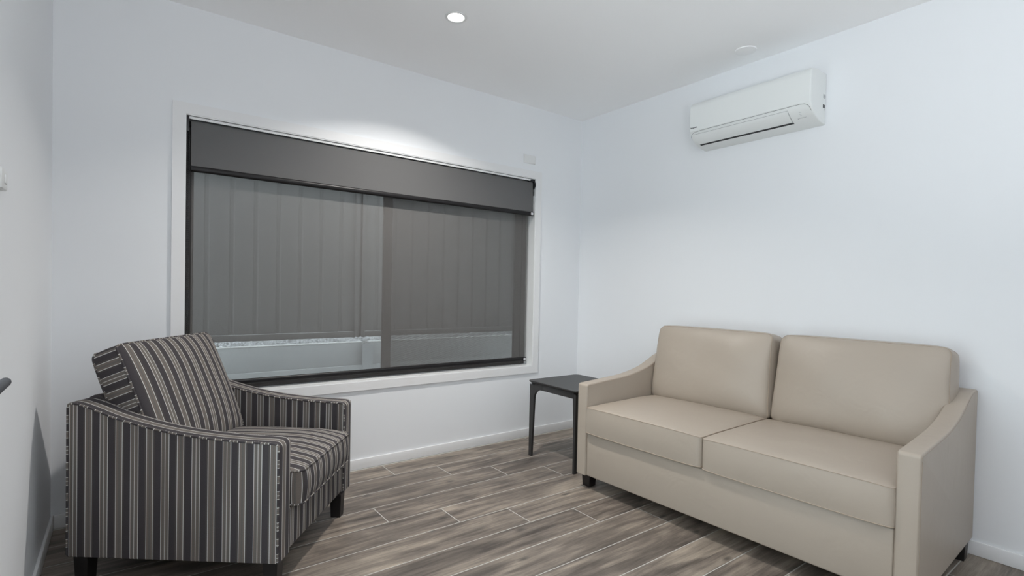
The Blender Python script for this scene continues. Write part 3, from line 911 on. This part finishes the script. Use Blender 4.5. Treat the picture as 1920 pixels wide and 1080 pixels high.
# ---------------- armchair
CTH = -.672
CD, CW, CB, CA = .852, .819, .118, .0938
cxf, cyf = -2.7397, -1.190
cc, cs = math.cos(CTH), math.sin(CTH)
cen = (cxf - cc * CD / 2 - cs * CW / 2, cyf - cs * CD / 2 + cc * CW / 2, 0)
ch = tag(empty('armchair', cen, CTH), 'charcoal striped fabric armchair in the left corner below the window', 'armchair')
Tc = lambda p: Vector((CD / 2 - p.x, p.y - CW / 2, p.z))
ctop = [(0, .594), (.06, .596), (.12, .598), (.225, .604), (.339, .614), (.452, .630), (.565, .654), (.661, .680), (.74, .709), (.79, .725), (.82, .731), (CD - .010, .729)]
cprof = arm_profile(ctop, CB, .026, CD, .014)
def uv_box(n, v):
    # local mesh axes: x = depth (front +), y = across, z = up
    if abs(n.y) > .6: return (CD / 2 - v.x + .018, v.z)
    return (v.y + CW / 2, v.z + v.x)
for near in (True, False):
    ya, yb = (0, CA) if near else (CW - CA, CW)
    bm = prism([(p.x, p.y) for p in cprof], ya, yb, Tc, .006, 3)
    arm = finish('arm', bm, M['stripe'], ch, 34)
    def arm_uv(n, v, ya=ya):
        if abs(n.y) > .6: return (CD / 2 - v.x + .0525, v.z)
        return (v.y + CW / 2 - ya + .0405, v.z + v.x)
    stripe_uv(arm, arm_uv)
    for y in (ya, yb):
        sgn = -1 if y == ya else 1
        pts = [Tc(Vector((.006, y - sgn * .001, CB + .01 + k * (.56 - CB) / 40))) for k in range(40)]
        pts += [Tc(Vector((max(p.x, .006), y - sgn * .001, p.y - .005))) for p in cprof[3:-3]]
        e = cprof[-4]
        pts += [Tc(Vector((CD - .005, y - sgn * .001, e.y - .02 - k * (e.y - .03 - CB) / 40))) for k in range(41)]
        tube('piping', pts, .0042, M['stripe'], arm, 8, stripe=True)
yi0, yi1 = CA + .0015, CW - CA - .0015
b_ = box('base', (.012, yi0, CB - .004), (CD - .10, yi1, .300), M['stripe'], ch, .02, T=Tc, seg=4); stripe_uv(b_, uv_box)
bkp = [(.742, CB), (.735, .30), (.765, .70), (.778, .725), (.795, .738), (.82, .741), (.838, .733), (CD - .004, .715), (CD - .003, CB)]
bm = prism(bkp, yi0, yi1, Tc); bk = finish('backrest', bm, M['stripe'], ch, 40); stripe_uv(bk, lambda n, v: (v.y + CW / 2, v.z))
# seat cushion
d0, d1, zt, zb_ = -.034, .66, .452, .314
yc = CW / 2 + .002; hw = .300
def pl_(u, v, w_):
    d = (d0 + d1) / 2 - v
    return Tc(Vector((d, yc + u, (zt + zb_) / 2 + w_ - .012 * max(0, -(d - .1)) / .15)))
seat_o, edge = cushion('seat_cushion', M['stripe'], ch, pl_, hw, (d1 - d0) / 2, zt - zb_, .035, .0, .042, .010, 30, uvmode=True, seed=5, wob=.001, side_uv=.37)
tube('piping', edge(1), .0042, M['stripe'], seat_o, 8, True, stripe=True)
tube('piping', edge(-1), .0042, M['stripe'], seat_o, 8, True, stripe=True)
# back cushion
thk, L_, ang = .118, .532, math.radians(22)
sa, ca = math.sin(ang), math.cos(ang)
def pl2(u, v, w_):
    s = v + L_ / 2
    return Tc(Vector((.535 + s * sa - (w_ - thk / 2) * ca, .4125 + u, .456 + s * ca + (w_ - thk / 2) * sa)))
bc, edge = cushion('back_cushion', M['stripe'], ch, pl2, .313, L_ / 2, thk, .050, .02, .03, .006, 34, uvmode=True, seed=8, wob=.0015, side_uv=.345, gather=.008)
tube('piping', edge(1), .0042, M['stripe'], bc, 8, True, stripe=True)
tube('piping', edge(-1), .0042, M['stripe'], bc, 8, True, stripe=True)
for d, y in ((.020, .030), (.789, .030), (.0, CW - .140), (.789, CW - .140)):
    tapered_leg(ch, Tc, d, d + .060, y, y + .056, 0, CB + .002, .005)
